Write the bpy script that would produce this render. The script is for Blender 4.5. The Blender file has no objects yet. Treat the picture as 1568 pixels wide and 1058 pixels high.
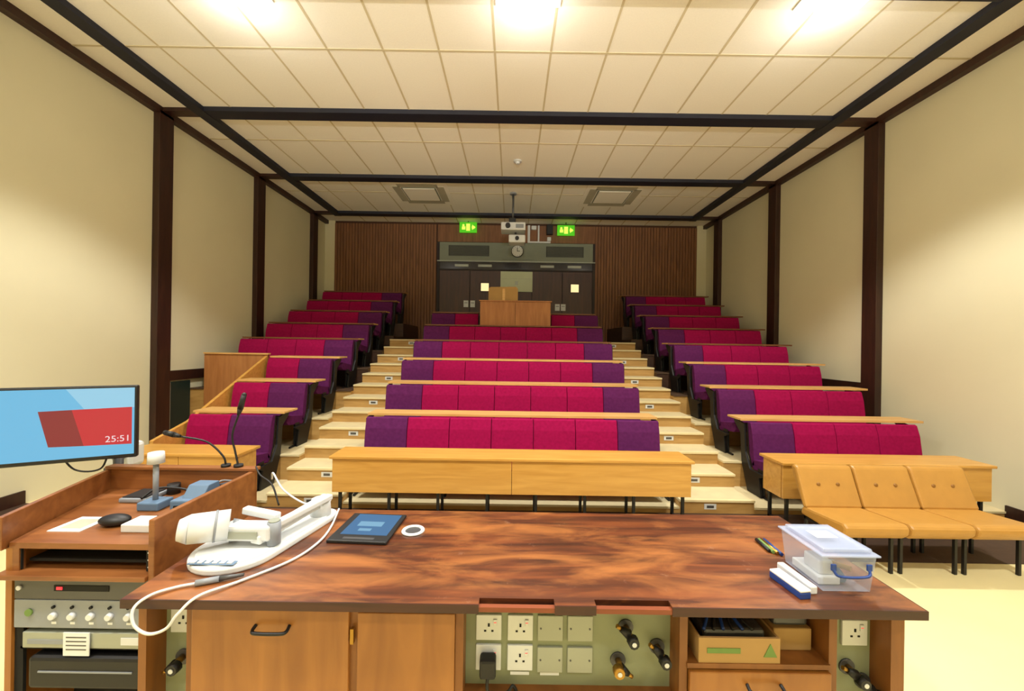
import bpy, bmesh, math, random
from mathutils import Vector, Matrix
random.seed(3)
scene = bpy.context.scene

# ---------------------------------------------------------------- materials
def srgb(r, g, b):
    def f(c):
        c /= 255.0
        return c/12.92 if c <= 0.04045 else ((c+0.055)/1.055)**2.4
    return (f(r), f(g), f(b), 1)

def base_mat(name):
    m = bpy.data.materials.new(name); m.use_nodes = True
    nt = m.node_tree
    return m, nt, nt.nodes["Principled BSDF"]

def mat(name, col, rough=0.6, var=0.06, nscale=6, metal=0, bump=0, bscale=200, spec=0.5, coat=0):
    m, nt, p = base_mat(name)
    c = srgb(*col)
    tc = nt.nodes.new("ShaderNodeTexCoord")
    n = nt.nodes.new("ShaderNodeTexNoise"); n.inputs["Scale"].default_value = nscale; n.inputs["Detail"].default_value = 4
    nt.links.new(tc.outputs["Object"], n.inputs["Vector"])
    r = nt.nodes.new("ShaderNodeValToRGB")
    r.color_ramp.elements[0].position = 0.3; r.color_ramp.elements[1].position = 0.7
    r.color_ramp.elements[0].color = tuple(min(1, x*(1-var)) for x in c[:3])+(1,)
    r.color_ramp.elements[1].color = tuple(min(1, x*(1+var)) for x in c[:3])+(1,)
    nt.links.new(n.outputs["Fac"], r.inputs["Fac"]); nt.links.new(r.outputs["Color"], p.inputs["Base Color"])
    p.inputs["Roughness"].default_value = rough; p.inputs["Metallic"].default_value = metal
    p.inputs["Specular IOR Level"].default_value = spec
    p.inputs["Coat Weight"].default_value = coat
    if bump:
        n2 = nt.nodes.new("ShaderNodeTexNoise"); n2.inputs["Scale"].default_value = bscale
        nt.links.new(tc.outputs["Object"], n2.inputs["Vector"])
        b = nt.nodes.new("ShaderNodeBump"); b.inputs["Strength"].default_value = bump; b.inputs["Distance"].default_value = 0.002
        nt.links.new(n2.outputs["Fac"], b.inputs["Height"]); nt.links.new(b.outputs["Normal"], p.inputs["Normal"])
    return m

def wood(name, c1, c2, c3=None, scale=(1.5, 18, 18), rough=0.4, coat=0.0, patch=0.0, pc=None):
    m, nt, p = base_mat(name)
    tc = nt.nodes.new("ShaderNodeTexCoord")
    mp = nt.nodes.new("ShaderNodeMapping"); mp.inputs["Scale"].default_value = scale
    nt.links.new(tc.outputs["Object"], mp.inputs["Vector"])
    n = nt.nodes.new("ShaderNodeTexNoise"); n.inputs["Scale"].default_value = 1.6; n.inputs["Detail"].default_value = 8
    n.inputs["Distortion"].default_value = 0.6
    nt.links.new(mp.outputs["Vector"], n.inputs["Vector"])
    r = nt.nodes.new("ShaderNodeValToRGB")
    r.color_ramp.elements[0].position = 0.3; r.color_ramp.elements[0].color = srgb(*c1)
    r.color_ramp.elements[1].position = 0.7; r.color_ramp.elements[1].color = srgb(*c2)
    if c3:
        e = r.color_ramp.elements.new(0.5); e.color = srgb(*c3)
    nt.links.new(n.outputs["Fac"], r.inputs["Fac"])
    out = r.outputs["Color"]
    if patch:
        mp2 = nt.nodes.new("ShaderNodeMapping"); mp2.inputs["Scale"].default_value = (1.9, 6.0, 4)
        nt.links.new(tc.outputs["Object"], mp2.inputs["Vector"])
        n2 = nt.nodes.new("ShaderNodeTexNoise"); n2.inputs["Scale"].default_value = 1.5; n2.inputs["Detail"].default_value = 7
        n2.inputs["Roughness"].default_value = 0.58; n2.inputs["Distortion"].default_value = 0.5
        nt.links.new(mp2.outputs["Vector"], n2.inputs["Vector"])
        r2 = nt.nodes.new("ShaderNodeValToRGB")
        r2.color_ramp.elements[0].position = 0.46; r2.color_ramp.elements[0].color = (0, 0, 0, 1)
        r2.color_ramp.elements[1].position = 0.66; r2.color_ramp.elements[1].color = (patch, patch, patch, 1)
        nt.links.new(n2.outputs["Fac"], r2.inputs["Fac"])
        mx = nt.nodes.new("ShaderNodeMix"); mx.data_type = 'RGBA'
        nt.links.new(r2.outputs["Color"], mx.inputs[0]); nt.links.new(out, mx.inputs[6])
        mx.inputs[7].default_value = srgb(*pc)
        out = mx.outputs[2]
        # worn pale scuffs
        n3 = nt.nodes.new("ShaderNodeTexNoise"); n3.inputs["Scale"].default_value = 12; n3.inputs["Detail"].default_value = 10; n3.inputs["Roughness"].default_value = 0.75
        nt.links.new(tc.outputs["Object"], n3.inputs["Vector"])
        r3 = nt.nodes.new("ShaderNodeValToRGB")
        r3.color_ramp.elements[0].position = 0.62; r3.color_ramp.elements[0].color = (0, 0, 0, 1)
        r3.color_ramp.elements[1].position = 0.72; r3.color_ramp.elements[1].color = (0.5, 0.5, 0.5, 1)
        nt.links.new(n3.outputs["Fac"], r3.inputs["Fac"])
        mx3 = nt.nodes.new("ShaderNodeMix"); mx3.data_type = 'RGBA'
        nt.links.new(r3.outputs["Color"], mx3.inputs[0]); nt.links.new(out, mx3.inputs[6]); mx3.inputs[7].default_value = srgb(158, 120, 96)
        out = mx3.outputs[2]
        rr = nt.nodes.new("ShaderNodeMapRange")
        rr.inputs["To Min"].default_value = rough-0.1; rr.inputs["To Max"].default_value = rough+0.15
        nt.links.new(n2.outputs["Fac"], rr.inputs["Value"]); nt.links.new(rr.outputs["Result"], p.inputs["Roughness"])
    else:
        p.inputs["Roughness"].default_value = rough
    nt.links.new(out, p.inputs["Base Color"])
    p.inputs["Coat Weight"].default_value = coat; p.inputs["Coat Roughness"].default_value = 0.15
    return m

def emis(name, col, s):
    m, nt, p = base_mat(name)
    p.inputs["Base Color"].default_value = (0.02, 0.02, 0.02, 1)
    p.inputs["Emission Color"].default_value = srgb(*col); p.inputs["Emission Strength"].default_value = s
    p.inputs["Roughness"].default_value = 0.3
    return m

M_wall = mat("wall_paint", (226, 220, 188), 0.85, 0.02, 1.5)
M_wallback = mat("wall_paint_back", (222, 214, 180), 0.85, 0.02, 1.5)
M_tile = mat("ceiling_tile", (246, 242, 230), 0.9, 0.02, 60, bump=0.2, bscale=400)
M_grid = mat("ceiling_tbar", (206, 194, 162), 0.7, 0.02)
M_beam = mat("beam_black", (20, 22, 38), 0.6, 0.1)
M_post = wood("post_brown", (42, 21, 14), (60, 31, 20), scale=(12, 12, 1.5), rough=0.5)
M_floor = mat("vinyl_cream", (226, 213, 162), 0.4, 0.04, 2.5)
M_floord = mat("floor_dark", (70, 50, 34), 0.8, 0.1, 20)
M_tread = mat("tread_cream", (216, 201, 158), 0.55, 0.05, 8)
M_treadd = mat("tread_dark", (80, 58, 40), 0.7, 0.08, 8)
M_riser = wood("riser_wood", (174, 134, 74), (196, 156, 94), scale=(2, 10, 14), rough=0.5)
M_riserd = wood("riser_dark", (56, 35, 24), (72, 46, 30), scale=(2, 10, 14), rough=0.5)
M_nose = mat("nosing", (228, 211, 164), 0.5, 0.03)
M_desk = wood("desk_yellow_wood", (194, 140, 60), (214, 162, 80), scale=(1.2, 14, 14), rough=0.35, coat=0.2)
M_ledge = wood("ledge_wood", (204, 156, 90), (224, 180, 114), scale=(1.2, 14, 14), rough=0.4)
M_ledged = wood("ledge_edge_dark", (104, 62, 32), (132, 82, 44), scale=(1.2, 14, 14), rough=0.5)
M_mag = mat("fabric_magenta", (152, 20, 74), 0.95, 0.12, 30, bump=0.5, bscale=500, spec=0.05)
M_pur = mat("fabric_purple", (92, 36, 86), 0.95, 0.12, 30, bump=0.5, bscale=500, spec=0.05)
M_black = mat("black_metal", (18, 17, 18), 0.5, 0.1)
M_frame = mat("dark_brown_frame", (36, 22, 19), 0.6, 0.1)
M_slat = wood("back_panel_wood", (112, 72, 42), (138, 92, 56), scale=(12, 12, 1.2), rough=0.6)
M_slatgap = mat("slat_gap", (72, 44, 26), 0.8)
M_table = wood("bench_mahogany", (56, 26, 14), (124, 66, 32), (88, 44, 22), scale=(1.6, 16, 16), rough=0.34, coat=0.25, patch=0.85, pc=(160, 98, 46))
M_tedge = wood("bench_edge", (46, 20, 12), (72, 33, 19), scale=(1.6, 16, 16), rough=0.35)
M_slot = wood("slot_orange", (116, 54, 26), (140, 70, 36), scale=(2, 16, 16), rough=0.4)
M_cab = wood("cabinet_oak", (138, 84, 30), (166, 108, 46), scale=(9, 9, 1.2), rough=0.4, coat=0.15)
M_cabd = wood("cabinet_frame", (116, 69, 27), (144, 90, 38), scale=(9, 9, 1.2), rough=0.45)
M_lect = wood("lectern_wood", (120, 70, 33), (150, 94, 48), scale=(2, 14, 14), rough=0.4, coat=0.15)
M_serv = mat("service_plate_green", (140, 146, 116), 0.5, 0.04)
M_white = mat("white_plastic", (218, 221, 222), 0.35, 0.02)
M_grey = mat("grey_plastic", (140, 145, 152), 0.4, 0.03)
M_greyd = mat("grey_metal", (90, 90, 92), 0.4, 0.05, metal=0.5)
M_blank = mat("blank_plate", (162, 166, 152), 0.35, 0.03, metal=0.2)
M_dark = mat("dark_void", (10, 9, 9), 0.8)
M_brass = mat("brass", (170, 130, 60), 0.35, 0.05, metal=0.9)
M_vinyl = mat("mustard_vinyl", (180, 132, 60), 0.4, 0.05, 10, bump=0.15, bscale=60)
M_vinyld = mat("mustard_vinyl_dark", (140, 98, 42), 0.5, 0.05)  # darker vinyl for the buttons on the chair backs
M_bluec = mat("blue_plastic", (28, 60, 130), 0.4)
M_blues = mat("steel_blue", (92, 118, 146), 0.45)
M_card = mat("cardboard", (176, 140, 86), 0.85, 0.05)
M_green = mat("green_print", (110, 140, 70), 0.7)
M_paper = mat("paper", (228, 231, 232), 0.8, 0.01)
M_dgreen = mat("dark_green_panel", (26, 44, 40), 0.5, 0.05)
M_fascia = mat("fascia_greygreen", (128, 134, 118), 0.6, 0.03)
M_louv = mat("louvre", (50, 52, 46), 0.6)
M_cass = mat("cassette_grille", (176, 172, 152), 0.7, 0.03)
M_door = wood("door_brown", (56, 27, 18), (76, 39, 25), scale=(10, 10, 1), rough=0.4)
M_glass = mat("dark_transom", (40, 36, 34), 0.15, 0.2, 3)
M_paleb = mat("pale_board", (206, 214, 184), 0.6, 0.02)
M_cabback = wood("lightbox_wood", (160, 102, 56), (182, 124, 72), scale=(10, 10, 1.2), rough=0.5)
M_lit = emis("lit_pane", (255, 226, 160), 1.2)
M_exit = emis("exit_green", (80, 200, 20), 0.9)
M_exity = emis("exit_yellow", (225, 245, 90), 1.2)
M_lamp = emis("lamp_opal", (255, 250, 240), 10.0)
M_led = emis("red_led", (255, 40, 60), 1.2)
M_cyan = emis("screen_cyan", (104, 190, 232), 0.9)
M_cyan2 = emis("screen_cyan_light", (150, 210, 238), 0.9)
M_red = emis("screen_red", (206, 10, 46), 0.9)
M_redd = emis("screen_red_dark", (150, 14, 40), 0.8)
M_txt = emis("screen_text", (250, 225, 230), 0.9)
M_tab = emis("tablet_blue", (52, 122, 176), 0.8)
M_tabl = emis("tablet_light", (130, 190, 225), 0.8)

def clear(name, col, a):
    m, nt, p = base_mat(name)
    p.inputs["Base Color"].default_value = srgb(*col); p.inputs["Roughness"].default_value = 0.2
    p.inputs["Alpha"].default_value = a; p.inputs["Specular IOR Level"].default_value = 0.6
    return m
M_clear = clear("clear_plastic", (200, 212, 235), 0.3)
M_lid = clear("clear_lid", (196, 208, 236), 0.42)

# ---------------------------------------------------------------- builder
def catmull(pts, n=8):
    P = [Vector(p) for p in pts]
    P = [2*P[0]-P[1]] + P + [2*P[-1]-P[-2]]
    out = []
    for i in range(1, len(P)-2):
        for k in range(n):
            t = k/n
            a, b, c, d = P[i-1], P[i], P[i+1], P[i+2]
            out.append(0.5*((2*b)+(c-a)*t+(2*a-5*b+4*c-d)*t*t+(3*b-a-3*c+d)*t**3))
    out.append(P[-2])
    return out

class B:
    def __init__(s):
        s.bm = bmesh.new(); s.mats = []
    def mi(s, m):
        if m not in s.mats: s.mats.append(m)
        return s.mats.index(m)
    def merge(s, t, m, M=None, smooth=False):
        if M is not None: bmesh.ops.transform(t, matrix=M, verts=t.verts)
        i = s.mi(m)
        bmesh.ops.recalc_face_normals(t, faces=t.faces)
        for f in t.faces: f.material_index = i; f.smooth = smooth
        me = bpy.data.meshes.new("t"); t.to_mesh(me); t.free()
        s.bm.from_mesh(me); bpy.data.meshes.remove(me)
    def box(s, x0, x1, y0, y1, z0, z1, m, bev=0, M=None, seg=2):
        t = bmesh.new(); bmesh.ops.create_cube(t, size=1)
        bmesh.ops.transform(t, matrix=Matrix.Translation(((x0+x1)/2, (y0+y1)/2, (z0+z1)/2)) @ Matrix.Diagonal((abs(x1-x0), abs(y1-y0), abs(z1-z0), 1)), verts=t.verts)
        if bev: bmesh.ops.bevel(t, geom=t.edges[:], offset=bev, segments=seg, affect='EDGES', profile=0.5)
        s.merge(t, m, M, False)
    def prism(s, pts, axis, a0, a1, m, bev=0, M=None, smooth=False):
        t = bmesh.new()
        def mk(a, p):
            if axis == 'x': return (a, p[0], p[1])
            if axis == 'y': return (p[0], a, p[1])
            return (p[0], p[1], a)
        v0 = [t.verts.new(mk(a0, p)) for p in pts]; v1 = [t.verts.new(mk(a1, p)) for p in pts]
        t.faces.new(v0); t.faces.new(v1[::-1])
        n = len(pts)
        for i in range(n): t.faces.new((v0[i], v0[(i+1) % n], v1[(i+1) % n], v1[i]))
        if bev:
            bmesh.ops.recalc_face_normals(t, faces=t.faces)
            bmesh.ops.bevel(t, geom=t.edges[:], offset=bev, segments=2, affect='EDGES', profile=0.5)
        s.merge(t, m, M, smooth)
    def cyl(s, p0, p1, r0, m, r1=None, seg=20, M=None):
        p0 = Vector(p0); p1 = Vector(p1); d = p1-p0
        t = bmesh.new()
        bmesh.ops.create_cone(t, cap_ends=True, segments=seg, radius1=r0, radius2=r0 if r1 is None else r1, depth=d.length)
        R = Vector((0, 0, 1)).rotation_difference(d.normalized()).to_matrix().to_4x4()
        bmesh.ops.transform(t, matrix=Matrix.Translation((p0+p1)/2) @ R, verts=t.verts)
        i = s.mi(m)
        if M is not None: bmesh.ops.transform(t, matrix=M, verts=t.verts)
        for f in t.faces: f.material_index = i; f.smooth = len(f.verts) == 4
        me = bpy.data.meshes.new("t"); t.to_mesh(me); t.free(); s.bm.from_mesh(me); bpy.data.meshes.remove(me)
    def tube(s, pts, r, m, seg=8, n=8, smooth_path=True):
        P = catmull(pts, n) if smooth_path else [Vector(p) for p in pts]
        t = bmesh.new(); rings = []
        up = Vector((0, 0, 1))
        for i, p in enumerate(P):
            d = (P[min(i+1, len(P)-1)]-P[max(i-1, 0)]).normalized()
            a = d.cross(up)
            if a.length < 0.05: a = d.cross(Vector((1, 0, 0)))
            a.normalize(); b = d.cross(a).normalized()
            if rings and a.dot(pa) < 0: a = -a; b = -b
            pa = a
            rings.append([t.verts.new(p+a*r*math.cos(2*math.pi*k/seg)+b*r*math.sin(2*math.pi*k/seg)) for k in range(seg)])
        for i in range(len(rings)-1):
            for k in range(seg):
                t.faces.new((rings[i][k], rings[i][(k+1) % seg], rings[i+1][(k+1) % seg], rings[i+1][k]))
        t.faces.new(rings[0]); t.faces.new(rings[-1][::-1])
        s.merge(t, m, None, True)
    def ball(s, c, r, m, sc=(1, 1, 1), M=None):
        t = bmesh.new(); bmesh.ops.create_uvsphere(t, u_segments=20, v_segments=12, radius=r)
        MM = Matrix.Translation(c) @ Matrix.Diagonal((sc[0], sc[1], sc[2], 1))
        if M is not None: MM = M @ MM
        s.merge(t, m, MM, True)
    def ring(s, c, R, r, m, hz=1.0):
        t = bmesh.new(); N = 32; K = 8; rs = []
        for i in range(N):
            a = 2*math.pi*i/N
            rs.append([t.verts.new((c[0]+(R+r*math.cos(2*math.pi*k/K))*math.cos(a), c[1]+(R+r*math.cos(2*math.pi*k/K))*math.sin(a), c[2]+r*hz*math.sin(2*math.pi*k/K))) for k in range(K)])
        for i in range(N):
            for k in range(K):
                t.faces.new((rs[i][k], rs[(i+1) % N][k], rs[(i+1) % N][(k+1) % K], rs[i][(k+1) % K]))
        s.merge(t, m, None, True)
    def done(s, name, origin=None):
        me = bpy.data.meshes.new(name)
        vs = [v.co for v in s.bm.verts]
        if origin is None:
            origin = Vector(((min(v.x for v in vs)+max(v.x for v in vs))/2, (min(v.y for v in vs)+max(v.y for v in vs))/2, min(v.z for v in vs)))
        bmesh.ops.translate(s.bm, vec=-Vector(origin), verts=s.bm.verts)
        s.bm.to_mesh(me); s.bm.free()
        for m in s.mats: me.materials.append(m)
        o = bpy.data.objects.new(name, me); o.location = origin
        scene.collection.objects.link(o)
        return o

# ---------------------------------------------------------------- constants
XL, XR = -4.85, 4.96
YB, YF = 10.12, -2.6
ZC = 4.80
BY = [1.35, 3.35, 5.36, 7.40, 9.43]
P, R = 0.70, 0.29

# ---------------------------------------------------------------- shell
b = B(); b.box(XL-0.1, XR+0.1, YF-0.1, YB+0.1, -0.1, 0, M_floor); b.done("floor")
b = B(); b.box(XL, XR, 3.06, 3.91, 0, 0.004, M_floord); b.done("floor_dark_strip")  # thin dark brown strip of floor below chairs and front desks
b = B(); b.box(XL-0.1, XR+0.1, YF-0.1, YB+0.1, ZC, ZC+0.1, M_tile); b.done("ceiling")
b = B(); b.box(XL-0.1, XL, YF, YB, 0, ZC, M_wall); b.done("wall_left")
b = B(); b.box(XR, XR+0.1, YF, YB, 0, ZC, M_wall); b.done("wall_right")
b = B(); b.box(XL, XR, YF-0.1, YF, 0, ZC, M_wall); b.done("wall_front")
b = B(); b.box(XL, XR, YB, YB+0.1, 0, ZC, M_slatgap); b.done("wall_back")
b = B(); b.box(XL, XL+0.02, YF, 3.91, 0, 0.13, M_post); b.done("baseboard_left")
b = B(); b.box(XR-0.02, XR, YF, 3.91, 0, 0.13, M_post); b.done("baseboard_right")

# slatted timber cladding on back wall
def slats(x0, x1, z0, z1):
    b = B(); x = x0
    while x < x1-0.03:
        b.box(x, min(x+0.062, x1), YB-0.03, YB, z0, z1, M_slat); x += 0.075
    b.done("timber_slat_cladding")
slats(-4.6, -1.96, 1.7, 4.74)
slats(2.11, 4.72, 1.7, 4.74)
b = B(); b.box(-1.95, 2.10, YB-0.03, YB, 4.3, 4.74, M_slat)
for sx in (-4.85, 4.72): b.box(sx, sx+(0.25 if sx < 0 else 0.24), YB-0.04, YB, 1.7, ZC, M_wallback)
b.done("trim_1")
# door surround / fascia
b = B()
b.box(-1.95, 2.10, YB-0.07, YB, 3.80, 4.28, M_fascia)
for x0, x1 in ((-1.66, -0.62), (0.84, 1.80)):
    b.box(x0, x1, YB-0.078, YB-0.07, 3.93, 4.2, M_louv)
    for k in range(8): b.box(x0+0.02, x1-0.02, YB-0.088, YB-0.078, 3.945+k*0.032, 3.950+k*0.032, M_fascia)
b.box(-0.28, 0.5, YB-0.085, YB-0.07, 3.85, 4.24, M_fascia)
b.box(-1.95, 2.10, YB-0.05, YB, 3.6, 3.80, M_glass)
b.box(-1.95, 2.10, YB-0.09, YB-0.05, 3.785, 3.81, M_blank)
b.box(-1.95, 2.10, YB-0.07, YB, 3.56, 3.6, M_frame)
for x in (-1.95, 2.04): b.box(x, x+0.06, YB-0.08, YB, 1.74, 4.28, M_frame)
for x in (-1.5, -0.9, 0.7, 1.4): b.box(x, x+0.35, YB-0.055, YB-0.05, 3.66, 3.72, M_blank)  # pale strips stand in for reflections on the transom glass
b.done("trim_door_surround")
for i, (x0, x1, wx) in enumerate(((-1.89, -0.32, -0.72), (0.50, 2.04, 1.59))):
    b = B()
    b.box(x0, x1, YB-0.045, YB, 1.742, 3.56, M_door)
    b.box((x0+x1)/2-0.008, (x0+x1)/2+0.008, YB-0.05, YB-0.045, 1.742, 3.56, M_dark)
    b.box(wx-0.12, wx+0.12, YB-0.055, YB-0.045, 3.02, 3.26, M_frame)
    b.box(wx-0.10, wx+0.10, YB-0.06, YB-0.05, 3.04, 3.24, M_lit)
    b.done("door_%d" % (i+1))
b = B(); b.box(-0.31, 0.49, YB-0.04, YB, 1.742, 3.56, M_door); b.box(-0.32, 0.50, YB-0.07, YB-0.04, 3.03, 3.55, M_paleb, 0.005)
b.box(0.05, 0.13, YB-0.074, YB-0.07, 3.2, 3.3, M_blank); b.box(-0.28, 0.46, YB-0.074, YB-0.07, 3.36, 3.365, M_blank); b.done("notice_board")
for x, z in ((-1.2, 2.62), (-1.03, 2.62), (1.15, 2.56), (1.3, 2.56)):
    b = B(); b.box(x-0.06, x+0.06, YB-0.055, YB-0.045, z, z+0.17, M_paper); b.box(x-0.04, x+0.04, YB-0.057, YB-0.055, z+0.1, z+0.12, M_grey); b.done("paper_notice")
# clock
b = B(); b.cyl((0.1, YB-0.085, 4.06), (0.1, YB-0.125, 4.06), 0.155, M_black, seg=36); b.cyl((0.1, YB-0.12, 4.06), (0.1, YB-0.13, 4.06), 0.14, M_paper, seg=36)
b.box(0.092, 0.108, YB-0.136, YB-0.13, 4.05, 4.15, M_black); b.box(0.1, 0.17, YB-0.136, YB-0.13, 4.052, 4.066, M_black)
for k in range(12):
    a = k*math.pi/6; b.box(0.1+0.115*math.cos(a)-0.006, 0.1+0.115*math.cos(a)+0.006, YB-0.133, YB-0.13, 4.06+0.115*math.sin(a)-0.006, 4.06+0.115*math.sin(a)+0.006, M_black)
b.done("round_clock")
# exit signs
for cx, cz in ((-1.16, 4.64), (1.33, 4.60)):
    b = B(); b.box(cx-0.22, cx+0.22, YB-0.16, YB-0.12, cz-0.13, cz+0.13, M_exit, 0.004)
    b.box(cx-0.05, cx+0.05, YB-0.164, YB-0.16, cz-0.09, cz+0.09, M_exity)
    b.ball((cx-0.12, YB-0.162, cz+0.05), 0.03, M_exity, (1, .1, 1)); b.box(cx-0.16, cx-0.07, YB-0.163, YB-0.16, cz-0.06, cz+0.02, M_exity)
    b.box(cx+0.09, cx+0.17, YB-0.163, YB-0.16, cz-0.03, cz+0.03, M_exity)
    b.prism([(cx+0.1, cz-0.07), (cx+0.19, cz), (cx+0.1, cz+0.07)], 'y', YB-0.163, YB-0.16, M_exity)
    b.cyl((cx, YB-0.14, cz+0.12), (cx, YB-0.14, ZC), 0.01, M_black)
    b.done("exit_sign")
# control box + trunking next to projector
b = B()
b.box(0.36, 0.42, YB-0.07, YB-0.03, 4.29, 4.74, M_white); b.box(0.42, 0.95, YB-0.07, YB-0.03, 4.29, 4.33, M_white)
b.box(0.62, 0.66, YB-0.07, YB-0.03, 4.33, 4.74, M_white); b.box(0.45, 0.58, YB-0.12, YB-0.03, 4.62, 4.72, M_white, 0.01)
b.box(0.84, 1.0, YB-0.16, YB-0.03, 4.5, 4.74, M_black, 0.01); b.box(0.86, 0.96, YB-0.10, YB-0.03, 4.34, 4.44, M_white, 0.01)
b.done("cable_trunking")

# ceiling beams
for i, y in enumerate(BY):
    b = B(); b.box(-4.34, 4.42, y-0.10, y+0.10, ZC-0.06, ZC, M_beam)
    b.box(XL, -4.34, y-0.07, y+0.07, ZC-0.05, ZC, M_post); b.box(4.42, XR, y-0.07, y+0.07, ZC-0.05, ZC, M_post)
    b.done("ceiling_beam")
for x in (-4.27, 4.34):
    b = B(); b.box(x-0.08, x+0.08, YF, 9.53, ZC-0.065, ZC-0.001, M_beam); b.done("ceiling_beam_lengthwise")
b = B(); b.box(XL, XL+0.09, YF, YB, ZC-0.09, ZC, M_post); b.done("trim_2")
b = B(); b.box(XR-0.09, XR, YF, YB, ZC-0.09, ZC, M_post); b.done("trim_3")
for y in BY[1:]:
    for s in (-1, 1):
        b = B()
        x0, x1 = (XL, XL+0.09) if s < 0 else (XR-0.09, XR)
        b.box(x0, x1, y-0.11, y+0.11, 0, ZC-0.05, M_post, 0.006)
        b.done("timber_post")
# t-bar grid
b = B(); gz = ZC-0.004
xs = [0.37+0.6*k for k in range(-8, 8) if -4.2 < 0.37+0.6*k < 4.3]
for x in xs: b.box(x-0.011, x+0.011, YF, YB, gz, ZC, M_grid)
for y in (0.2, 2.2, 4.2, 6.10, 8.14): b.box(XL, XR, y-0.011, y+0.011, gz-0.001, ZC, M_grid)
b.done("trim_ceiling_grid")
# air cassettes
for cx in (-1.93, 2.03):
    b = B(); cy = 8.2; z = ZC
    b.box(cx-0.60, cx+0.60, cy-0.60, cy+0.60, z-0.012, z, M_tile)
    for (dx, dy, w, h) in ((0, -0.44, 0.40, 0.075), (0, 0.44, 0.40, 0.075), (-0.44, 0, 0.075, 0.40), (0.44, 0, 0.075, 0.40)):
        b.box(cx+dx-w, cx+dx+w, cy+dy-h, cy+dy+h, z-0.018, z-0.012, M_cass)
    b.box(cx-0.32, cx+0.32, cy-0.32, cy+0.32, z-0.03, z-0.012, M_tile, 0.008)
    b.box(cx-0.345, cx+0.345, cy-0.345, cy+0.345, z-0.02, z-0.012, M_fascia)
    b.done("air_conditioning_cassette")
b = B(); b.cyl((0.05, 6.68, ZC), (0.05, 6.68, ZC-0.02), 0.07, M_white); b.cyl((0.05, 6.68, ZC-0.02), (0.05, 6.68, ZC-0.055), 0.045, M_white, 0.03); b.done("smoke_detector")
# projector on pole
b = B()
b.cyl((-0.02, 8.1, ZC), (-0.02, 8.1, ZC-0.03), 0.07, M_grey); b.cyl((-0.02, 8.1, ZC), (-0.02, 8.1, 4.2), 0.022, M_greyd)
b.box(-0.26, 0.24, 7.95, 8.3, 4.0, 4.16, M_white, 0.02); b.box(-0.10, 0.04, 8.0, 8.2, 4.16, 4.26, M_black, 0.01)
b.cyl((-0.12, 7.95, 4.08), (-0.12, 7.9, 4.08), 0.05, M_black); b.box(0.04, 0.2, 7.945, 7.95, 4.04, 4.12, M_grey)
b.box(-0.10, 0.24, 8.0, 8.3, 3.76, 3.92, M_white, 0.02); b.cyl((0.04, 8.15, 3.9), (0.04, 8.15, 4.02), 0.02, M_greyd); b.cyl((0.07, 8.0, 3.84), (0.07, 7.96, 3.84), 0.04, M_black)
b.done("ceiling_projector")

# ---------------------------------------------------------------- tiers and stairs
def tz(k): return 0.07+R*(k-1)
def ty(k): return 3.91 if k == 1 else 4.5+P*(k-2)
LAND = 0.145*12
def tiers(name, x0, x1, ks, last):
    b = B()
    for k in ks:
        y1 = ty(k+1) if k != ks[-1] else last
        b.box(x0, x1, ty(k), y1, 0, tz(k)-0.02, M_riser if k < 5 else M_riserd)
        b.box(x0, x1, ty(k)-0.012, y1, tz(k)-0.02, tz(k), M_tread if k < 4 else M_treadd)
    b.done(name)
tiers("floor_tier_centre", -1.66, 1.69, list(range(1, 7)), ty(7)+0.1)
tiers("floor_tier_right", 2.44, XR-0.001, list(range(1, 9)), YB)
tiers("floor_tier_left_front", -3.64, -2.42, [1, 2, 3], 5.9)
tiers("floor_tier_left", XL+0.001, -2.42, [4, 5, 6, 7, 8], YB)
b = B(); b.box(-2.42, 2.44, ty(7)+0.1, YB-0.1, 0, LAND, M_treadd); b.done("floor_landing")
for (x0, x1, lx) in ((-2.42, -1.66, -1.99), (1.69, 2.44, 2.0)):
    b = B()
    for n in range(1, 13):
        y0 = 3.91+0.35*(n-1); y1 = y0+0.35 if n < 12 else ty(7)+0.1
        z = 0.145*n
        b.box(x0, x1, y0, y1, 0, z-0.025, M_riser)
        b.box(x0, x1, y0-0.02, y1, z-0.025, z, M_nose, 0.004)
        b.box(x0, x1, y0+0.02, y1, z, z+0.001, M_tread)
        if n in (1, 2, 4, 6, 8, 10, 12):
            b.box(lx-0.06, lx+0.06, y0-0.006, y0, z-0.10, z-0.045, M_white, 0.001)
            b.box(lx-0.035, lx+0.035, y0-0.009, y0-0.006, z-0.085, z-0.06, M_greyd)
    b.done("aisle_stairs")

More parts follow.
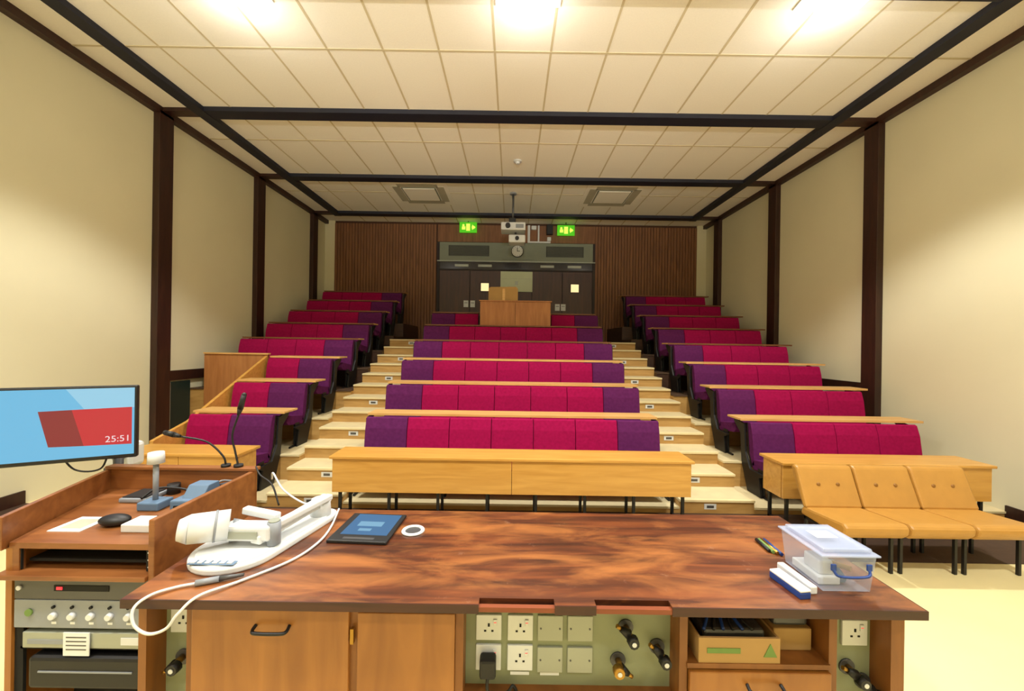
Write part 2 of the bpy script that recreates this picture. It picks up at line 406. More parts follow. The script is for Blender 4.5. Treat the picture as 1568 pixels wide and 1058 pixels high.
# ---------------------------------------------------------------- seat rows
SW = 0.468
def seat_row(x0, n, k, purple, ends=(True, True), led=(0.05, 0.05)):
    """n seats starting at x0 on tier k"""
    b = B(); yb = 4.44+P*(k-1); z = tz(k); T = 0.828+R*(k-1)
    for i in range(n):
        m = M_pur if i in purple else M_mag
        a0 = x0+i*SW+0.003; a1 = x0+(i+1)*SW-0.003
        b.prism([(yb-0.135, z+0.30), (yb-0.10, z+0.28), (yb-0.045, z+0.40), (yb, T-0.012), (yb-0.03, T), (yb-0.055, T-0.01), (yb-0.09, T-0.12), (yb-0.115, z+0.46)], 'x', a0, a1, m, 0.006)
        b.prism([(yb-0.47, z+0.33), (yb-0.455, z+0.385), (yb-0.42, z+0.405), (yb-0.12, z+0.36), (yb-0.08, z+0.29), (yb-0.12, z+0.25), (yb-0.43, z+0.29)], 'x', a0, a1, m, 0.006)
    x1 = x0+n*SW
    b.prism([(yb-0.10, z+0.28), (yb-0.085, z+0.27), (yb-0.02, z+0.4), (yb+0.02, T-0.02), (yb, T-0.015), (yb-0.045, z+0.4)], 'x', x0, x1, M_frame)
    fx = [x0, x1-0.02] + [x0+i*SW for i in range(2, n-1, 2)]
    for f in fx:
        b.box(f, f+0.02, yb-0.30, yb-0.20, z, z+0.29, M_black)
        b.box(f, f+0.02, yb-0.40, yb-0.05, z, z+0.02, M_black)
    for e, xx in ((ends[0], x0-0.028), (ends[1], x1+0.004)):
        if e:
            b.prism([(yb-0.36, z+0.25), (yb-0.10, z+0.255), (yb-0.01, z+0.42), (yb+0.02, T-0.03), (yb+0.22, T+0.012), (yb+0.22, T-0.03), (yb+0.09, T-0.14), (yb+0.06, z+0.30), (yb-0.06, z+0.0), (yb-0.30, z+0.0), (yb-0.26, z+0.2)], 'x', xx, xx+0.024, M_black, 0.003)
    b.box(x0-led[0], x1+led[1], yb+0.0, yb+0.27, T+0.012, T+0.034, M_ledge, 0.003)
    b.box(x0-led[0], x1+led[1], yb-0.004, yb+0.0, T+0.010, T+0.034, M_ledged if k > 3 else M_ledge)
    b.done("tiered_seat_row")

for k in range(1, 6): seat_row(-1.62, 7, k, (0, 6), led=(0.0, 0.0))
seat_row(-1.62, 2, 6, (0,), led=(0, 0)); seat_row(0.78, 2, 6, (1,), ends=(False, True), led=(0, -0.04))
for k in range(1, 9): seat_row(2.68, 4, k, (0,), led=(0.08, 0.12))
for k in range(1, 4): seat_row(-3.60, 2, k, (1,), ends=(False, True), led=(0.0, 0.10))
for k in range(4, 9): seat_row(-4.50, 4, k, (3,), led=(0.0, 0.06))

# front writing desks
def desk(x0, x1, name="front_writing_desk"):
    b = B(); z = 0.63
    b.box(x0, x1, 3.52, 3.86, z-0.025, z, M_desk, 0.004)
    mid = (x0+x1)/2
    b.box(x0+0.02, mid-0.002, 3.545, 3.565, z-0.33, z-0.025, M_desk, 0.002)
    b.box(mid+0.002, x1-0.02, 3.545, 3.565, z-0.33, z-0.025, M_desk, 0.002)
    n = max(3, int((x1-x0)/0.44)+1)
    for i in range(n):
        x = x0+0.08+(x1-x0-0.16)*i/(n-1)
        b.box(x-0.012, x+0.012, 3.57, 3.595, 0.004, z-0.025, M_black)
        b.box(x-0.012, x+0.012, 3.80, 3.825, 0.004, z-0.025, M_black)
        b.box(x-0.012, x+0.012, 3.57, 3.825, 0.03, 0.05, M_black)
    for x in (x0+0.03, x1-0.03): b.box(x-0.012, x+0.012, 3.57, 3.82, z-0.33, z-0.025, M_desk)
    b.done(name)
desk(-1.63, 1.66); desk(2.45, 4.38); desk(-3.55, -2.46)
# stairwell enclosure left
b = B()
b.prism([(4.0, 0), (4.0, 0.62), (4.45, 0.74), (5.86, 1.44), (5.86, 0)], 'x', -3.69, -3.65, M_desk, 0.003)
b.box(-4.6, -3.65, 5.86, 5.895, 0.0, 1.46, M_cabback, 0.003)
b.box(-4.6, -3.63, 5.84, 5.90, 1.46, 1.48, M_ledge)
b.done("stairwell_parapet")
b = B(); b.box(XL, XL+0.04, 5.48, 6.58, 1.08, 1.22, M_post); b.done("trim_4")
b = B(); b.box(XL, XL+0.03, 5.49, 5.88, 0, 1.06, M_dgreen); b.box(XL+0.03, XL+0.04, 5.50, 5.53, 0, 1.06, M_blank); b.done("stairwell_door")
b = B(); b.box(XR-0.04, XR, 5.48, 7.28, 1.08, 1.2, M_post); b.done("trim_5")

# cabinet behind centre seats + cardboard box
b = B(); zc = tz(6)
b.box(-0.62, 0.73, 7.50, 7.95, zc, zc+0.97, M_cabback, 0.004); b.box(-0.64, 0.75, 7.48, 7.97, zc+0.97, zc+0.99, M_cabback)
b.box(0.05, 0.055, 7.495, 7.5, zc+0.05, zc+0.95, M_dark)
b.done("wooden_cabinet")
b = B(); zt = zc+0.99
b.box(-0.47, 0.10, 7.6, 7.9, zt, zt+0.24, M_card, 0.003); b.prism([(-0.47, zt+0.24), (0.1, zt+0.24), (0.06, zt+0.28), (-0.43, zt+0.27)], 'y', 7.6, 7.605, M_card)
b.box(-0.2, -0.15, 7.597, 7.6, zt, zt+0.24, M_ledge); b.done("cardboard_box")

# ---------------------------------------------------------------- mustard chairs
for i in range(3):
    b = B(); x0 = 2.40+i*0.475; x1 = x0+0.465
    b.prism([(2.80, 0.33), (2.79, 0.38), (2.82, 0.405), (3.22, 0.37), (3.24, 0.30), (2.84, 0.29)], 'x', x0, x1, M_vinyl, 0.02)
    b.prism([(3.17, 0.37), (3.21, 0.36), (3.36, 0.66), (3.33, 0.685), (3.29, 0.67)], 'x', x0, x1, M_vinyl, 0.018)
    for bx in (0.15, 0.31):
        b.ball((x0+bx, 3.238, 0.54), 0.017, M_vinyld, (1, 0.45, 1))
    for lx in (x0+0.02, x1-0.04):
        b.box(lx, lx+0.02, 2.90, 2.92, 0.0, 0.30, M_black); b.box(lx, lx+0.02, 3.20, 3.22, 0.004, 0.32, M_black)
        b.box(lx, lx+0.02, 2.9, 3.22, 0.27, 0.29, M_black)
    b.box(x0+0.02, x1-0.02, 2.9, 2.92, 0.27, 0.29, M_black)
    b.done("mustard_vinyl_chair")

# ---------------------------------------------------------------- demonstration bench
b = B(); bx0, bx1, by0, by1, bz = -1.12, 1.21, 1.13, 1.765, 0.90
b.box(bx0, bx1, by0+0.032, by1, bz-0.026, bz, M_table)
slots = [(-0.085, 0.135), (0.255, 0.475)]
segs = [(bx0, slots[0][0]), (slots[0][1], slots[1][0]), (slots[1][1], bx1)]
for a, c in segs:
    b.box(a, c, by0+0.004, by0+0.032, bz-0.026, bz, M_table)
    b.box(a, c, by0, by0+0.004, bz-0.026, bz, M_tedge)
for a, c in slots:
    b.box(a, c, by0+0.002, by0+0.018, bz-0.022, bz-0.008, M_slot); b.box(a, c, by0+0.018, by0+0.032, bz-0.026, bz-0.018, M_dark)
b.box(bx1, bx1+0.004, by0, by1, bz-0.026, bz, M_tedge)
yf, yr, yk = 1.175, 1.25, 1.70
zt = bz-0.026
for x in (-1.10, -0.955, -0.462, -0.145, 0.53, 0.98, 1.175):
    w = 0.012 if x not in (1.175,) else 0.02
    b.box(x-w, x+w, yf+0.005, yk, 0.08, zt, M_cabd)
b.box(-1.10, 1.19, yk-0.02, yk, 0.08, zt, M_cabd)
b.box(-1.08, 1.17, yf+0.05, yk, 0.0, 0.08, M_dark)
b.box(-1.10, 1.19, yf+0.01, yk, 0.08, 0.10, M_cabd)
b.box(-1.10, 1.19, yf+0.01, yf+0.03, zt-0.018, zt, M_cabd)
for a, c in ((-1.088, -0.967), (-0.133, 0.518), (0.992, 1.155)):
    b.box(a, c, yr, yr+0.01, 0.10, zt, M_serv)
b.box(-0.133, 0.518, yf+0.02, yr, 0.555, 0.57, M_cabd)
b.box(-0.943, -0.474, yf-0.008, yf+0.01, 0.12, zt-0.02, M_cab, 0.003)
b.box(-0.45, -0.158, yf-0.004, yf+0.012, 0.12, zt-0.03, M_cab, 0.003)
b.box(0.545, 0.968, yf-0.008, yf+0.01, 0.45, 0.685, M_cab, 0.003)
b.box(0.545, 0.968, yf-0.008, yf+0.01, 0.12, 0.44, M_cab, 0.003)
b.box(0.54, 0.97, yf, yk-0.02, 0.69, 0.705, M_cabd)
b.box(0.542, 0.968, yk-0.1, yk-0.09, 0.70, zt-0.02, M_dark)
def handle(cx, z):
    b.tube([(cx-0.05, yf-0.008, z+0.006), (cx-0.05, yf-0.025, z), (cx-0.035, yf-0.032, z-0.002), (cx+0.035, yf-0.032, z-0.002), (cx+0.05, yf-0.025, z), (cx+0.05, yf-0.008, z+0.006)], 0.005, M_black)
handle(-0.70, 0.80); handle(0.765, 0.645)
b.box(-0.468, -0.458, yf-0.012, yf+0.0, 0.755, 0.80, M_brass)
b.done("demonstration_bench")

def socket(b, x, z, blank=False, s=0.04, y=yr):
    m = M_blank if blank else M_white
    b.box(x-s, x+s, y-0.009, y, z-s, z+s, m, 0.002)
    if not blank:
        b.box(x-0.003, x+0.003, y-0.0105, y-0.009, z+0.004, z+0.014, M_dark)
        b.box(x-0.015, x-0.008, y-0.0105, y-0.009, z-0.012, z-0.007, M_dark)
        b.box(x+0.008, x+0.015, y-0.0105, y-0.009, z-0.012, z-0.007, M_dark)
        b.box(x+0.014, x+0.026, y-0.013, y-0.009, z+0.008, z+0.028, M_white, 0.001); b.box(x+0.016, x+0.024, y-0.0135, y-0.013, z+0.018, z+0.020, M_led)
    else:
        for dx in (-0.03, 0.03): b.cyl((x+dx, y-0.009, z), (x+dx, y-0.0105, z), 0.003, M_greyd, seg=8)
for (x, z, bl) in ((-0.060, 0.755, 0), (0.040, 0.755, 0), (0.135, 0.755, 1), (0.230, 0.755, 1), (-0.060, 0.66, 0), (0.040, 0.66, 0), (0.135, 0.655, 1), (0.230, 0.655, 1), (-1.028, 0.765, 0), (1.10, 0.755, 0)):
    b = B(); socket(b, x, z, bl); b.done("power_socket" if not bl else "blanking_plate")
b = B(); b.box(-0.085, -0.035, yr-0.055, yr-0.0135, 0.625, 0.685, M_black, 0.008)
b.tube([(-0.06, yr-0.05, 0.63), (-0.06, yr-0.055, 0.60), (-0.05, yr-0.05, 0.585), (0.0, yr-0.04, 0.578), (0.02, yr-0.03, 0.59), (0.04, yr-0.03, 0.55)], 0.005, M_black); b.done("power_plug")
def tap(x, z, ang, dk=M_black):
    b = B(); y = yr; c, s = math.cos(ang), math.sin(ang)
    b.cyl((x, y, z), (x, y-0.006, z), 0.024, M_greyd); b.cyl((x, y, z), (x, y-0.045, z), 0.010, M_brass)
    b.cyl((x-0.045*c, y-0.035, z-0.045*s), (x-0.028*c, y-0.035, z-0.028*s), 0.006, M_brass); b.cyl((x-0.030*c, y-0.035, z-0.030*s), (x, y-0.035, z), 0.008, M_black, 0.015)
    kx, kz = x+0.012*c, z+0.012*s-0.006
    b.cyl((kx, y-0.04, kz), (kx, y-0.062, kz), 0.018, dk, 0.016, seg=10); b.cyl((kx, y-0.062, kz), (kx, y-0.064, kz), 0.007, M_white)
    b.done("gas_tap")
tap(0.375, 0.76, -0.6); tap(0.475, 0.70, -0.7); tap(0.352, 0.655, 2.5, M_brass); tap(-1.03, 0.645, 0.6); tap(1.08, 0.645, -0.5); tap(1.13, 0.60, -0.5)
for x in (0.04, 0.135):
    b = B(); b.box(x-0.03, x+0.03, yr-0.003, yr, 0.602, 0.612, M_paper); b.done("service_label")
# cubby contents
b = B()
zb = 0.705
b.box(0.575, 0.82, 1.178, 1.185, zb, zb+0.075, M_card); b.box(0.575, 0.582, 1.185, 1.42, zb, zb+0.075, M_card); b.box(0.813, 0.82, 1.185, 1.42, zb, zb+0.075, M_card)
b.box(0.575, 0.82, 1.415, 1.42, zb, zb+0.075, M_card); b.box(0.58, 0.815, 1.185, 1.415, zb, zb+0.004, M_card)
b.prism([(0.77, zb+0.02), (0.79, zb+0.06), (0.81, zb+0.02)], 'y', 1.176, 1.178, M_green); b.box(0.60, 0.70, 1.176, 1.178, zb+0.03, zb+0.045, M_green)
b.box(0.60, 0.79, 1.2, 1.4, zb+0.05, zb+0.085, M_greyd, 0.01)
for i in range(6): b.tube([(0.6+0.03*i, 1.2, zb+0.085), (0.63+0.02*i, 1.25, zb+0.1), (0.61+0.03*i, 1.32, zb+0.095)], 0.005, M_black if i % 2 else M_bluec)
b.done("open_cardboard_box")
b = B(); b.box(0.835, 0.955, 1.23, 1.5, zb, zb+0.07, M_card, 0.004); b.box(0.84, 0.95, 1.24, 1.45, zb+0.07, zb+0.105, M_greyd, 0.01); b.done("parts_box")

# ---------------------------------------------------------------- lectern / AV rack
b = B()
LX0, LX1, LY0, LY1, SZ = -1.735, -1.235, 1.36, 1.86, 0.94
b.box(LX0, LX1, LY0, LY1, SZ-0.02, SZ, M_lect)
b.box(LX1, LX1+0.022, LY0-0.02, LY1+0.02, 0.0, 1.035, M_lect, 0.004)
b.prism([(LX0-0.02, LY0-0.02), (LX0, LY0-0.02), (LX0-0.16, LY1), (LX0-0.18, LY1)], 'z', 0.92, 1.035, M_lect, 0.003)
b.prism([(LX0, LY0), (LX0, LY1), (LX0-0.16, LY1)], 'z', SZ-0.02, SZ, M_lect)
b.box(LX0-0.18, LX1+0.022, LY1, LY1+0.022, 0.0, 1.035, M_lect, 0.004)
b.box(LX0-0.18, LX1+0.03, LY1-0.01, LY1+0.035, 1.035, 1.05, M_lect, 0.003)
b.box(LX0-0.01, LX0+0.012, LY0, LY1, 0.0, SZ-0.02, M_cab)
b.box(LX0+0.012, LX0+0.035, LY0, LY0+0.02, 0.84, SZ-0.02, M_lect)
b.box(LX0+0.012, LX1, LY0+0.25, LY0+0.27, 0.84, SZ-0.02, M_dark)
b.box(LX0-0.02, LX1, LY0-0.03, LY1, 0.825, 0.842, M_lect, 0.003)
b.box(LX0+0.035, LX1-0.03, LY0+0.03, LY1-0.1, 0.86, 0.87, M_dark)
b.box(LX0+0.012, LX1, LY0+0.2, LY0+0.22, 0.05, 0.825, M_dark); b.box(LX0, LX1, LY0, LY1, 0.0, 0.05, M_lect)
for x in (LX0+0.012, LX1-0.03):
    b.box(x, x+0.03, LY0+0.01, LY0+0.02, 0.05, 0.825, M_dark)
    b.box(x+0.003, x+0.027, LY0+0.004, LY0+0.01, 0.845, SZ-0.022, M_dark)
    for zz in (0.86, 0.885, 0.91): b.cyl((x+0.013, LY0+0.004, zz), (x+0.013, LY0+0.001, zz), 0.003, M_white, seg=8)
b.done("av_lectern")
b = B(); rx0, rx1 = LX0+0.02, LX1-0.006; ry = LY0-0.0
b.box(rx0, rx1, ry, ry+0.18, 0.745, 0.822, M_greyd, 0.002); b.box(rx0+0.14, rx0+0.33, ry-0.002, ry, 0.775, 0.795, M_dark)
b.box(rx0+0.15, rx0+0.17, ry-0.004, ry-0.002, 0.78, 0.79, M_led)
for x in (rx0+0.02, rx1-0.02):
    b.cyl((x, ry, 0.785), (x, ry-0.006, 0.785), 0.008, M_white, seg=12)
b.done("radio_receiver_unit")
b = B(); b.box(rx0, rx1, ry, ry+0.18, 0.645, 0.742, M_grey, 0.002)
for i in range(5):
    x = rx0+0.14+i*0.065; b.cyl((x, ry, 0.69), (x, ry-0.012, 0.69), 0.013, M_white, 0.010, seg=16); b.cyl((x, ry, 0.72), (x, ry-0.006, 0.72), 0.005, M_dark, seg=10)
    b.box(x-0.008, x+0.008, ry-0.001, ry, 0.66, 0.668, M_paper)
b.cyl((rx0+0.055, ry, 0.70), (rx0+0.055, ry-0.006, 0.70), 0.012, M_green, seg=14); b.done("amplifier_unit")
b = B(); b.box(rx0+0.03, rx1, ry, ry+0.18, 0.575, 0.63, M_blank, 0.003); b.box(rx0+0.05, rx0+0.2, ry-0.002, ry, 0.59, 0.605, M_grey); b.box(rx1-0.10, rx1-0.03, ry-0.002, ry, 0.59, 0.615, M_white); b.box(rx0+0.012, rx1+0.004, ry+0.01, ry+0.18, 0.565, 0.574, M_dark); b.done("dvd_player")
b = B(); b.box(rx0+0.18, rx0+0.27, ry-0.007, ry-0.004, 0.555, 0.635, M_paper)
for k in range(4): b.box(rx0+0.19, rx0+0.26, ry-0.0075, ry-0.007, 0.575+k*0.014, 0.579+k*0.014, M_greyd)
b.done("label_sheet")
b = B(); b.box(rx0+0.06, rx1, ry-0.01, ry+0.18, 0.44, 0.55, M_black, 0.012); b.box(rx0+0.1, rx1-0.05, ry-0.013, ry-0.01, 0.50, 0.505, M_grey); b.done("media_player")

# things on lectern
b = B(); b.ball((-1.51, 1.50, SZ+0.020), 0.056, M_black, (1.0, 0.62, 0.36)); b.tube([(-1.46, 1.52, SZ+0.01), (-1.40, 1.60, SZ+0.004), (-1.45, 1.75, SZ+0.004), (-1.5, 1.84, SZ+0.004)], 0.0025, M_black); b.done("computer_mouse")
b = B(); b.box(-1.43, -1.30, 1.44, 1.52, SZ, SZ+0.03, M_white, 0.004, M=None); b.box(-1.42, -1.31, 1.45, 1.51, SZ+0.03, SZ+0.032, M_paper); b.done("white_control_box")
b = B(); b.box(-1.70, -1.58, 1.44, 1.56, SZ, SZ+0.003, M_paper); b.box(-1.68, -1.60, 1.46, 1.54, SZ+0.003, SZ+0.0035, M_cass); b.done("instruction_sheet")
b = B(); b.box(-1.70, -1.58, 1.70, 1.82, SZ, SZ+0.02, M_grey, 0.006); b.box(-1.69, -1.59, 1.71, 1.81, SZ+0.02, SZ+0.024, M_black); b.done("small_keypad")
b = B(); b.box(-1.39, -1.26, 1.60, 1.74, SZ, SZ+0.055, M_blues, 0.006); b.prism([(1.62, SZ+0.05), (1.73, SZ+0.05), (1.72, SZ+0.10), (1.66, SZ+0.10)], 'x', -1.36, -1.275, M_blues, 0.004)
for i in range(4): b.box(-1.37+0.025*i, -1.355+0.025*i, 1.595, 1.60, SZ+0.015, SZ+0.035, M_dark)
b.done("video_switch_box")
b = B(); b.box(-1.545, -1.455, 1.62, 1.70, SZ, SZ+0.035, M_blues, 0.006); b.cyl((-1.50, 1.66, SZ+0.03), (-1.50, 1.66, SZ+0.19), 0.010, M_grey); b.cyl((-1.50, 1.66, SZ+0.19), (-1.50, 1.66, SZ+0.235), 0.030, M_white, 0.028); b.done("microphone_charging_stand")
b = B(); b.cyl((-1.45, 1.80, SZ), (-1.45, 1.80, SZ+0.03), 0.03, M_black)
b.cyl((-1.56, 1.82, SZ), (-1.56, 1.82, SZ+0.045), 0.025, M_black); b.tube([(-1.45, 1.80, SZ+0.02), (-1.38, 1.78, SZ+0.06), (-1.33, 1.80, SZ+0.05), (-1.30, 1.83, SZ+0.02)], 0.004, M_black)
b.tube([(-1.6, 1.7, SZ+0.02), (-1.57, 1.74, SZ+0.05), (-1.52, 1.78, SZ+0.04), (-1.45, 1.80, SZ+0.02)], 0.005, M_black); b.done("microphone_base")
b = B()
for k in range(5):
    b.tube([(-1.33+0.035*math.cos(a+k)+0.004*k, 1.79+0.05*math.sin(a+k), SZ+0.01+0.012*k+0.003*math.sin(3*a)) for a in [j*math.pi/4 for j in range(9)]], 0.004, M_blues if k % 2 else M_grey, n=3)
b.done("cable_coil")
def goose(pts, head, hd, name="gooseneck_microphone"):
    b = B(); b.cyl(pts[0], (pts[0][0], pts[0][1], pts[0][2]+0.012), 0.02, M_black); b.tube(pts, 0.0045, M_black)
    e = Vector(pts[-1]); d = Vector(hd).normalized(); b.cyl(e, e+d*0.03, 0.007, M_black, 0.012); b.cyl(e+d*0.03, e+d*head, 0.013, M_black, 0.011); b.ball(e+d*head, 0.011, M_black)
    b.done(name)
goose([(-1.30, 1.875, 1.05), (-1.32, 1.88, 1.12), (-1.335, 1.88, 1.2), (-1.30, 1.87, 1.30)], 0.10, (0.3, -0.05, 1))
goose([(-1.36, 1.875, 1.05), (-1.37, 1.87, 1.10), (-1.44, 1.86, 1.17), (-1.55, 1.84, 1.20)], 0.07, (-1, -0.05, 0.25))

# monitor
Mm = Matrix.Translation((-2.01, 1.724, 0)) @ Matrix.Rotation(math.radians(26.7), 4, 'Z')
b = B()
b.box(-0.28, 0.28, -0.01, 0.02, 1.10, 1.437, M_black, 0.006, M=Mm)
def sp(pts, y, m): b.prism(pts, 'y', y, y-0.0006, m, M=Mm)
sp([(-0.27, 1.118), (0.27, 1.118), (0.27, 1.427), (-0.27, 1.427)], -0.0102, M_cyan)
sp([(0.04, 1.427), (0.27, 1.427), (0.27, 1.335), (0.10, 1.335)], -0.0110, M_cyan2)
sp([(-0.045, 1.332), (0.06, 1.334), (0.10, 1.17), (-0.012, 1.175)], -0.0118, M_redd)
sp([(0.06, 1.334), (0.262, 1.337), (0.262, 1.165), (0.10, 1.17)], -0.0118, M_red)
b.box(-0.06, 0.06, 0.02, 0.05, 1.18, 1.34, M_black, 0.01, M=Mm)
b.cyl(Mm @ Vector((0, 0.05, 1.26)), (-1.95, 1.95, 1.26), 0.018, M_greyd); b.cyl((-1.95, 1.95, 0.0), (-1.95, 1.95, 1.29), 0.02, M_greyd); b.cyl((-1.95, 1.97, 0.0), (-1.95, 1.97, 0.02), 0.07, M_black)
b.tube([Mm @ Vector((0.0, 0.03, 1.15)), Mm @ Vector((0.06, 0.02, 1.06)), Mm @ Vector((0.14, 0.03, 1.05)), Mm @ Vector((0.16, 0.06, 1.12))], 0.004, M_black)
mon = b.done("computer_monitor")
cu = bpy.data.curves.new("clock_digits", 'FONT'); cu.body = "25:51"; cu.size = 0.040; cu.extrude = 0.0003
to = bpy.data.objects.new("clock_digits", cu); scene.collection.objects.link(to); cu.materials.append(M_txt)
to.parent = mon
to.matrix_parent_inverse = Matrix.Translation(mon.location).inverted()
to.matrix_basis = Mm @ Matrix.Translation((0.170, -0.0135, 1.180)) @ Matrix.Rotation(math.pi/2, 4, 'X')
b = B(); b.box(-2.12, -1.98, 2.04, 2.12, 0.0, 0.98, M_greyd, 0.005); b.box(-2.12, -1.98, 2.04, 2.13, 0.98, 1.11, M_white, 0.02); b.cyl((-2.03, 2.04, 1.05), (-2.03, 2.02, 1.05), 0.03, M_grey); b.done("speaker_on_stand")

# ---------------------------------------------------------------- document camera
Z = bz
def hull2(cA, rA, cB, rB, n=20):
    A = Vector(cA); Bv = Vector(cB); d = Bv-A; th = math.atan2(d.y, d.x); al = math.acos((rA-rB)/d.length)
    pts = []
    for i in range(n+1):
        a = th+al+(2*math.pi-2*al)*i/n; pts.append((A.x+rA*math.cos(a), A.y+rA*math.sin(a)))
    for i in range(n+1):
        a = th-al+2*al*i/n; pts.append((Bv.x+rB*math.cos(a), Bv.y+rB*math.sin(a)))
    return pts
b = B()
b.prism(hull2((-0.955, 1.39), 0.145, (-0.80, 1.67), 0.06), 'z', Z, Z+0.022, M_white, 0.006)
b.prism(hull2((-0.955, 1.39), 0.125, (-0.80, 1.67), 0.042), 'z', Z+0.022, Z+0.026, M_paper, 0.001)
b.box(-1.04, -0.89, 1.265, 1.29, Z+0.026, Z+0.028, M_blues)
for i in range(6): b.box(-1.035+i*0.024, -1.02+i*0.024, 1.27, 1.285, Z+0.028, Z+0.031, M_white)
b.cyl((-0.80, 1.66, Z+0.02), (-0.80, 1.66, Z+0.09), 0.042, M_white, 0.036, seg=28)
def bar(p0, p1, w, h, m, bev=0.005):
    p0 = Vector(p0); p1 = Vector(p1); d = p1-p0
    Mx = Matrix.Translation(p0) @ d.to_track_quat('X', 'Z').to_matrix().to_4x4()
    b.box(0, d.length, -w/2, w/2, -h/2, h/2, m, bev, M=Mx)
bar((-0.79, 1.70, Z+0.08), (-0.89, 1.37, Z+0.055), 0.045, 0.03, M_white)
bar((-0.76, 1.66, Z+0.10), (-0.84, 1.40, Z+0.095), 0.03, 0.022, M_white)
b.cyl((-0.84, 1.40, Z+0.03), (-0.84, 1.40, Z+0.11), 0.022, M_grey, seg=20)
b.cyl((-0.84, 1.40, Z+0.11), (-0.84, 1.40, Z+0.114), 0.018, M_blank, seg=20)
bar((-0.84, 1.40, Z+0.075), (-1.01, 1.40, Z+0.075), 0.06, 0.055, M_white, 0.01)
b.box(-0.98, -0.88, 1.365, 1.369, Z+0.06, Z+0.085, M_blank)
bar((-0.86, 1.46, Z+0.10), (-1.0, 1.48, Z+0.115), 0.03, 0.025, M_white)
b.cyl((-1.0, 1.40, Z+0.095), (-1.095, 1.34, Z+0.105), 0.052, M_white, 0.048, seg=28)
b.cyl((-1.095, 1.34, Z+0.105), (-1.12, 1.325, Z+0.108), 0.048, M_white, 0.034, seg=28)
b.cyl((-1.03, 1.381, Z+0.0985), (-1.036, 1.377, Z+0.0992), 0.053, M_grey, seg=28)
b.cyl((-1.0, 1.41, Z+0.07), (-0.975, 1.425, Z+0.065), 0.04, M_grey, 0.034, seg=24)
b.done("document_camera")
# white cable & jack
b = B()
b.tube([(-0.74, 1.70, Z+0.03), (-0.72, 1.58, Z+0.006), (-0.71, 1.46, Z+0.006), (-0.74, 1.34, Z+0.006), (-0.83, 1.22, Z+0.006), (-0.90, 1.14, Z+0.008), (-0.93, 1.105, Z-0.02), (-0.96, 1.10, Z-0.06), (-1.01, 1.10, Z-0.075), (-1.05, 1.10, Z-0.05), (-1.06, 1.11, Z-0.01), (-1.04, 1.14, Z+0.008), (-1.0, 1.18, Z+0.007), (-0.95, 1.20, Z+0.008), (-0.90, 1.22, Z+0.01)], 0.0042, M_white, n=8)
b.cyl((-0.955, 1.195, Z+0.01), (-0.90, 1.22, Z+0.01), 0.009, M_grey); b.cyl((-0.90, 1.22, Z+0.01), (-0.84, 1.245, Z+0.01), 0.008, M_greyd, 0.005)
b.done("video_cable")
b = B(); b.tube([(-1.13, 1.86, 1.0), (-1.10, 1.82, 1.04), (-1.02, 1.76, 0.99), (-0.93, 1.73, 0.95), (-0.86, 1.72, 0.93)], 0.004, M_white)
b.tube([(-1.03, 1.75, 0.92), (-1.08, 1.78, 1.0), (-1.16, 1.82, 1.03), (-1.2, 1.85, 1.06)], 0.004, M_black); b.done("camera_power_cable")

# tablet
Mt = Matrix.Translation((-0.565, 1.58, Z)) @ Matrix.Rotation(math.radians(-3), 4, 'Z')
b = B(); b.box(-0.115, 0.115, -0.12, 0.12, 0, 0.012, M_black, 0.004, M=Mt); b.box(-0.085, 0.098, -0.07, 0.108, 0.012, 0.0128, M_tab, M=Mt)
b.box(-0.05, 0.05, 0.0, 0.04, 0.0128, 0.0133, M_tabl, M=Mt); b.box(-0.03, 0.02, -0.04, -0.02, 0.0128, 0.0133, M_tabl, M=Mt)
b.box(-0.06, 0.06, -0.105, -0.09, 0.012, 0.0125, M_greyd, M=Mt); b.done("tablet_computer")
# cable grommet ring
b = B(); b.ring((-0.385, 1.57, Z+0.003), 0.038, 0.008, M_white, 0.6); b.cyl((-0.385, 1.57, Z), (-0.385, 1.57, Z+0.002), 0.036, M_greyd, seg=28); b.done("cable_grommet")

# plastic storage box
b = B()
x0, x1, y0, y1, h = 0.965, 1.135, 1.205, 1.395, 0.115
def taper(zb, zt2, o0, o1, m):
    tt = bmesh.new()
    vb = [tt.verts.new((x, y, zb)) for x, y in ((x0+o0, y0+o0), (x1-o0, y0+o0), (x1-o0, y1-o0), (x0+o0, y1-o0))]
    vt = [tt.verts.new((x, y, zt2)) for x, y in ((x0+o1, y0+o1), (x1-o1, y0+o1), (x1-o1, y1-o1), (x0+o1, y1-o1))]
    for i in range(4): tt.faces.new((vb[i], vb[(i+1) % 4], vt[(i+1) % 4], vt[i]))
    tt.faces.new(vb); b.merge(tt, m)
taper(Z+0.002, Z+h, 0.012, 0.002, M_clear)
b.box(x0-0.006, x1+0.006, y0-0.006, y1+0.006, Z+h, Z+h+0.006, M_lid, 0.002)
b.box(x0+0.008, x1-0.008, y0+0.008, y1-0.008, Z+h+0.006, Z+h+0.020, M_lid, 0.005)
b.box(x0+0.045, x1-0.055, y0+0.08, y1-0.06, Z+h+0.020, Z+h+0.0205, M_paper)
b.tube([(x0+0.03, y0-0.004, Z+0.08), (x0+0.035, y0-0.012, Z+0.065), (x0+0.06, y0-0.014, Z+0.06), (x1-0.06, y0-0.014, Z+0.06), (x1-0.035, y0-0.012, Z+0.065), (x1-0.03, y0-0.004, Z+0.08)], 0.004, M_bluec)
for xx in (x0+0.03, x1-0.03): b.box(xx-0.008, xx+0.008, y0-0.008, y0-0.002, Z+0.075, Z+0.095, M_bluec, 0.002)
b.box(x0+0.02, x1-0.08, y0+0.04, y1-0.03, Z+0.004, Z+0.03, M_paper, 0.004, M=None)
b.box(x0+0.03, x0+0.075, y0+0.05, y0+0.12, Z+0.03, Z+0.075, M_white, 0.006)
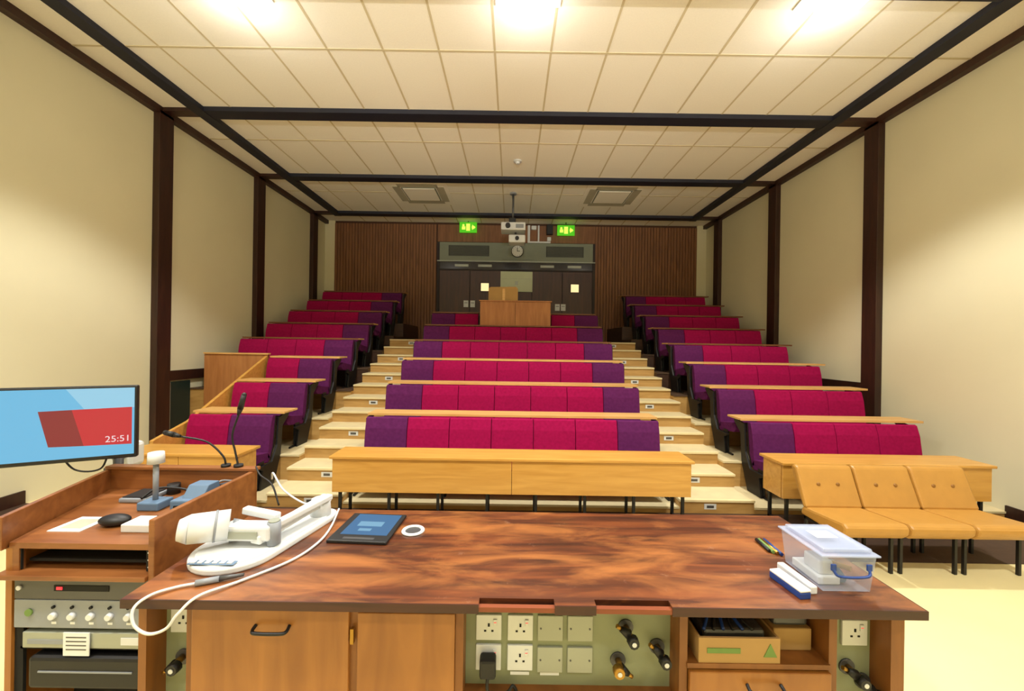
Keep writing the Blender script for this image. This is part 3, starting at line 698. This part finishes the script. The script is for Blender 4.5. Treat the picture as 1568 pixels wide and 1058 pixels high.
b.cyl((x0+0.10, y0+0.05, Z+0.02), (x1-0.03, y0+0.14, Z+0.02), 0.014, M_blues)
b.cyl((x0+0.09, y0+0.13, Z+0.04), (x1-0.03, y0+0.06, Z+0.045), 0.008, M_card)
b.done("plastic_storage_box")
b = B(); Mr = Matrix.Translation((0.885, 1.235, Z)) @ Matrix.Rotation(math.radians(8), 4, 'Z')
b.box(-0.018, 0.018, -0.06, 0.06, 0, 0.02, M_bluec, 0.003, M=Mr); b.box(-0.018, 0.018, -0.06, 0.06, 0.02, 0.028, M_paper, 0.003, M=Mr); b.done("whiteboard_eraser")
b = B(); b.box(-0.012, 0.012, -0.07, 0.07, 0, 0.025, M_white, 0.004, M=Matrix.Translation((0.932, 1.27, Z)) @ Matrix.Rotation(math.radians(4), 4, 'Z')); b.done("white_marker_box")
b = B()
for i, mm in enumerate((M_bluec, M_brass, M_green, M_black)):
    b.cyl((0.99-0.010*i, 1.42+0.008*i, Z+0.007), (0.995-0.010*i, 1.53, Z+0.007), 0.006, mm, seg=10)
b.done("marker_pens")

# ---------------------------------------------------------------- lights
COL = (1, 0.975, 0.915)
def light(kind, name, loc, en, **kw):
    L = bpy.data.lights.new(name, kind); L.energy = en; L.color = COL
    for k, v in kw.items(): setattr(L, k, v)
    o = bpy.data.objects.new(name, L); o.location = loc; scene.collection.objects.link(o); return o
def lamp(x, y, spot, point):
    b = B(); b.box(x-0.30, x+0.30, y-0.08, y+0.08, ZC-0.014, ZC, M_white); b.box(x-0.28, x+0.28, y-0.065, y+0.065, ZC-0.02, ZC-0.014, M_lamp); b.done("ceiling_lamp")
    light('SPOT', "lamp_downlight", (x, y, ZC-0.12), spot, shadow_soft_size=0.12, spot_size=math.radians(114), spot_blend=0.4)
    light('POINT', "lamp_glow", (x, y, ZC-0.28), point, shadow_soft_size=0.14)
for y, s, p_ in ((3.55, 0.95, 13), (0.45, 1.0, 10), (-1.4, 0.35, 6)):
    for x, e in ((-2.55, 400), (0.1, 200), (2.85, 400)): lamp(x, y, s*e, p_)
# unseen uplighters added on the front wall to brighten the ceiling
for x in (-2.6, 0.0, 2.6):
    b = B(); b.cyl((x, YF+0.14, 2.55), (x, YF+0.14, 2.68), 0.05, M_white, 0.13, seg=28); b.box(x-0.04, x+0.04, YF, YF+0.1, 2.56, 2.64, M_white); b.done("added_uplighter")
    o = light('SPOT', "ceiling_fill_spot", (x, YF+0.2, 2.75), 1000, shadow_soft_size=0.12, spot_size=math.radians(42), spot_blend=1.0)
    d = Vector((0, 1, 0.38)); o.rotation_euler = d.to_track_quat('-Z', 'Y').to_euler()

w = bpy.data.worlds.new("world"); scene.world = w; w.use_nodes = True
w.node_tree.nodes["Background"].inputs[0].default_value = (0.9, 0.85, 0.7, 1); w.node_tree.nodes["Background"].inputs[1].default_value = 0.3

# ---------------------------------------------------------------- camera
cd = bpy.data.cameras.new("camera"); cam = bpy.data.objects.new("camera", cd); scene.collection.objects.link(cam)
cam.location = (0, 0, 1.65); cam.rotation_euler = (math.radians(90), -0.015, 0)
cd.sensor_width = 36; cd.sensor_fit = 'HORIZONTAL'; cd.lens = 36*600/1568; cd.clip_start = 0.02
scene.camera = cam
scene.view_settings.view_transform = 'Standard'
scene.view_settings.exposure = 0
